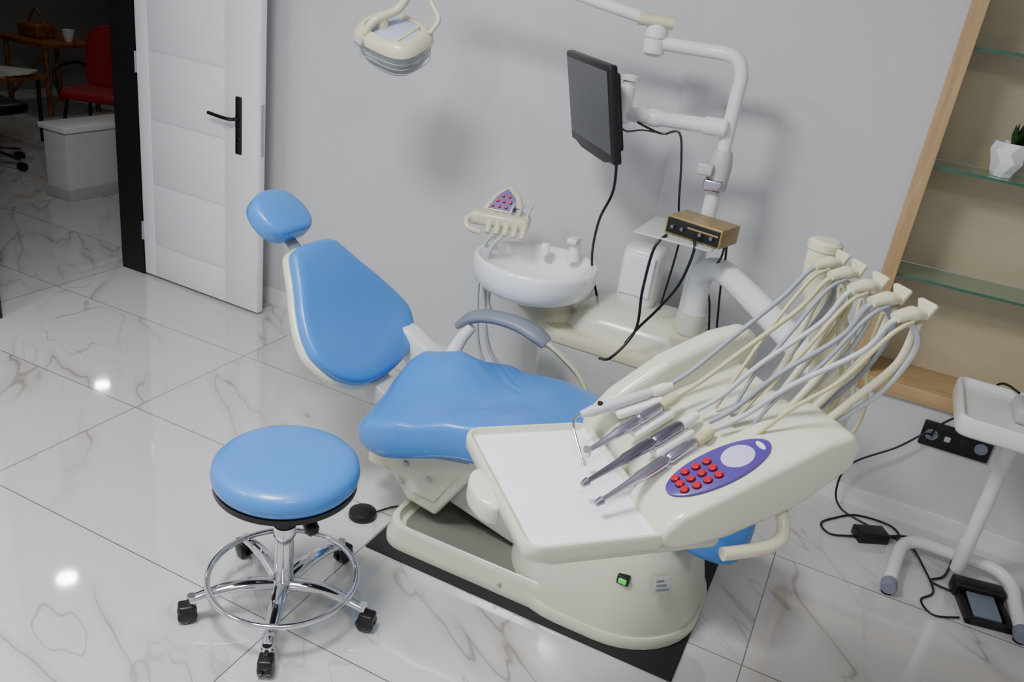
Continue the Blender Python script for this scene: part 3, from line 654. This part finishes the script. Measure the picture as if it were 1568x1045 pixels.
# ---------------------------------------------------------------- hallway
g=G('low_partition',(-4.76,4.6,0))
rbox('partition_core',-4.86,-4.66,3.65,6.6,0,.44,.003,M_wall,g)
rbox('partition_cap',-4.88,-4.64,3.63,6.62,.44,.475,.004,M_white,g)
rbox('partition_base',-4.87,-4.65,3.64,6.61,0,.075,.003,M_greyS,g)
def red_chair(name,x,y,rot):
    M=TR(x,y,0)@Matrix.Rotation(rot,4,'Z'); g=G(name,(x,y,0),M)
    ctrlp=[(-.24,-.22),(0,-.25),(.24,-.22),(.25,0),(.23,.2),(0,.22),(-.23,.2),(-.25,0)]
    pad('seat_pad',ctrlp,.43,.49,M_redc,g)
    Tb2=TR(0,.23,.46)@RX(80)
    pad('back_pad',[(-.22,.02),(0,0),(.22,.02),(.25,.2),(.22,.42),(0,.48),(-.22,.42),(-.25,.2)],-.02,.03,M_redc,g,T=Tb2)
    for i,(a,b) in enumerate(((-1,-1),(1,-1),(-1,1),(1,1))):
        tube('leg_%d'%i,[(a*.2,b*.18,.44),(a*.25,b*.24,0.005)],.013,M_frame,g,smooth=False)
    for a in (-1,1): tube('arm_%d'%(a+1),[(a*.24,-.2,.45),(a*.28,-.18,.62),(a*.28,.1,.65),(a*.25,.24,.62)],.013,M_frame,g)
red_chair('red_armchair',-5.50,4.68,math.radians(25))
g=G('wooden_side_table',(-7.0,5.4,0))
rbox('table_top',-7.35,-6.75,5.15,5.75,.58,.62,.006,M_wdark,g)
for i,(a,b) in enumerate(((-7.3,5.2),(-6.8,5.2),(-7.3,5.7),(-6.8,5.7))): tube('leg_%d'%i,[(a,b,.59),(a,b,0.0)],.022,M_wdark,g,smooth=False)
tube('cross_1',[(-7.3,5.2,.1),(-6.8,5.2,.55)],.012,M_wdark,g,smooth=False)
g=G('storage_basket',(-7.15,5.4,.62))
rbox('basket',-7.28,-7.02,5.30,5.50,.62,.74,.02,M_wdark,g); tube('basket_handle',[(-7.26,5.4,.73),(-7.15,5.4,.86),(-7.04,5.4,.73)],.01,M_wdark,g)
g=G('white_pot',(-6.86,5.5,.62)); lathe('pot',[(.03,.62),(.05,.68),(.055,.72),(.045,.72),(.04,.68)],M_ceramic,g,TR(-6.88,5.5,0))
g=G('reading_table',(-6.3,4.35,0))
rbox('top',-6.75,-6.02,4.12,4.62,.48,.51,.008,M_wdark,g)
for i,(a,b) in enumerate(((-6.7,4.18),(-6.08,4.18),(-6.7,4.56),(-6.08,4.56))): tube('leg_%d'%i,[(a,b,.49),(a,b,0.0)],.016,M_frame,g,smooth=False)
g=G('magazine_stack',(-6.2,4.4,.51))
for i in range(4):
    rbox('magazine_%d'%i,-.15,.15,-.11,.11,.51+i*.010,.520+i*.010,.001,M_paperw,g,T=TR(-6.22+.03*i,4.36+.01*i,0)@Matrix.Rotation(.2*i,4,'Z')@TR(0,0,0))
cx_,cy_=-5.68,3.80
g=G('black_office_chair',(cx_,cy_,0))
for i in range(5):
    a=math.radians(20+72*i); tube('leg_%d'%i,[(cx_,cy_,.12),(cx_+.27*math.cos(a),cy_+.27*math.sin(a),.07)],.018,M_chrome,g,smooth=False)
    cylp('wheel_%d'%i,(cx_+.27*math.cos(a)-.02,cy_+.27*math.sin(a),.03),(cx_+.27*math.cos(a)+.02,cy_+.27*math.sin(a),.03),[(0,.03),(1,.03)],M_black,g)
lathe('column',[(.03,.1),(.03,.4)],M_black,g,TR(cx_,cy_,0))
pad('seat_pad',[(cx_-.22,cy_-.22),(cx_,cy_-.24),(cx_+.22,cy_-.22),(cx_+.24,cy_),(cx_+.2,cy_+.22),(cx_,cy_+.24),(cx_-.2,cy_+.22),(cx_-.24,cy_)],.38,.45,M_black,g)

# ---------------------------------------------------------------- lights
def area(name,loc,size,sy,e,col=(1,1,1),rot=(0,0,0)):
    l=bpy.data.lights.new(name,'AREA'); l.shape='RECTANGLE'; l.size=size; l.size_y=sy; l.energy=e; l.color=col
    o=bpy.data.objects.new(name,l); o.location=loc; o.rotation_euler=rot; COL.objects.link(o); return o
g=G('ceiling_panel_light',(-.9,.5,CH))  # panels added on the unseen ceiling to light the room, invented fixtures
for i,(x,y,e) in enumerate(((-1.4,.9,78),(.1,.1,22),(-2.7,.2,30))):
    rbox('panel_%d'%i,x-.32,x+.32,y-.32,y+.32,CH-.03,CH-.001,.004,M_white,g)
    area('panel_lamp_%d'%i,(x,y,CH-.04),.6,.6,e,(.98,.99,1))  # added area light that does the lighting; the panel itself emits nothing
g=G('ceiling_downlight',(-4.56,3.29,CH))
for i,(x,y) in enumerate(((-4.56,3.29),(-6.7,5.45))):
    lathe('bezel_%d'%i,[(.07,CH-.02),(.10,CH-.018),(.10,CH-.001)],M_white,g,TR(x,y,0))
    lathe('disc_%d'%i,[(.01,CH-.023),(.065,CH-.023),(.065,CH-.02)],M_light,g,TR(x,y,0))
w=bpy.data.worlds.new('world'); SC.world=w; w.use_nodes=True; w.node_tree.nodes['Background'].inputs[0].default_value=(.8,.85,.9,1); w.node_tree.nodes['Background'].inputs[1].default_value=.1

# ---------------------------------------------------------------- camera
f,p,yw,rl=1281.2,math.radians(23.86),math.radians(22.01),math.radians(8.54)
r=Vector((math.cos(yw),math.sin(yw),0)); fw=Vector((-math.sin(yw)*math.cos(p),math.cos(yw)*math.cos(p),-math.sin(p)))
u=Vector((-math.sin(yw)*math.sin(p),math.cos(yw)*math.sin(p),math.cos(p)))
X=math.cos(rl)*r+math.sin(rl)*u; Y=-math.sin(rl)*r+math.cos(rl)*u
cam=bpy.data.cameras.new('camera'); cam.sensor_width=36; cam.lens=36*f/1568; cam.clip_start=.05
co=bpy.data.objects.new('camera',cam); M=Matrix((X,Y,-fw)).transposed().to_4x4(); M.translation=(0,0,1.76); co.matrix_world=M
COL.objects.link(co); SC.camera=co
print('VT',SC.view_settings.view_transform, SC.view_settings.look, SC.view_settings.exposure)
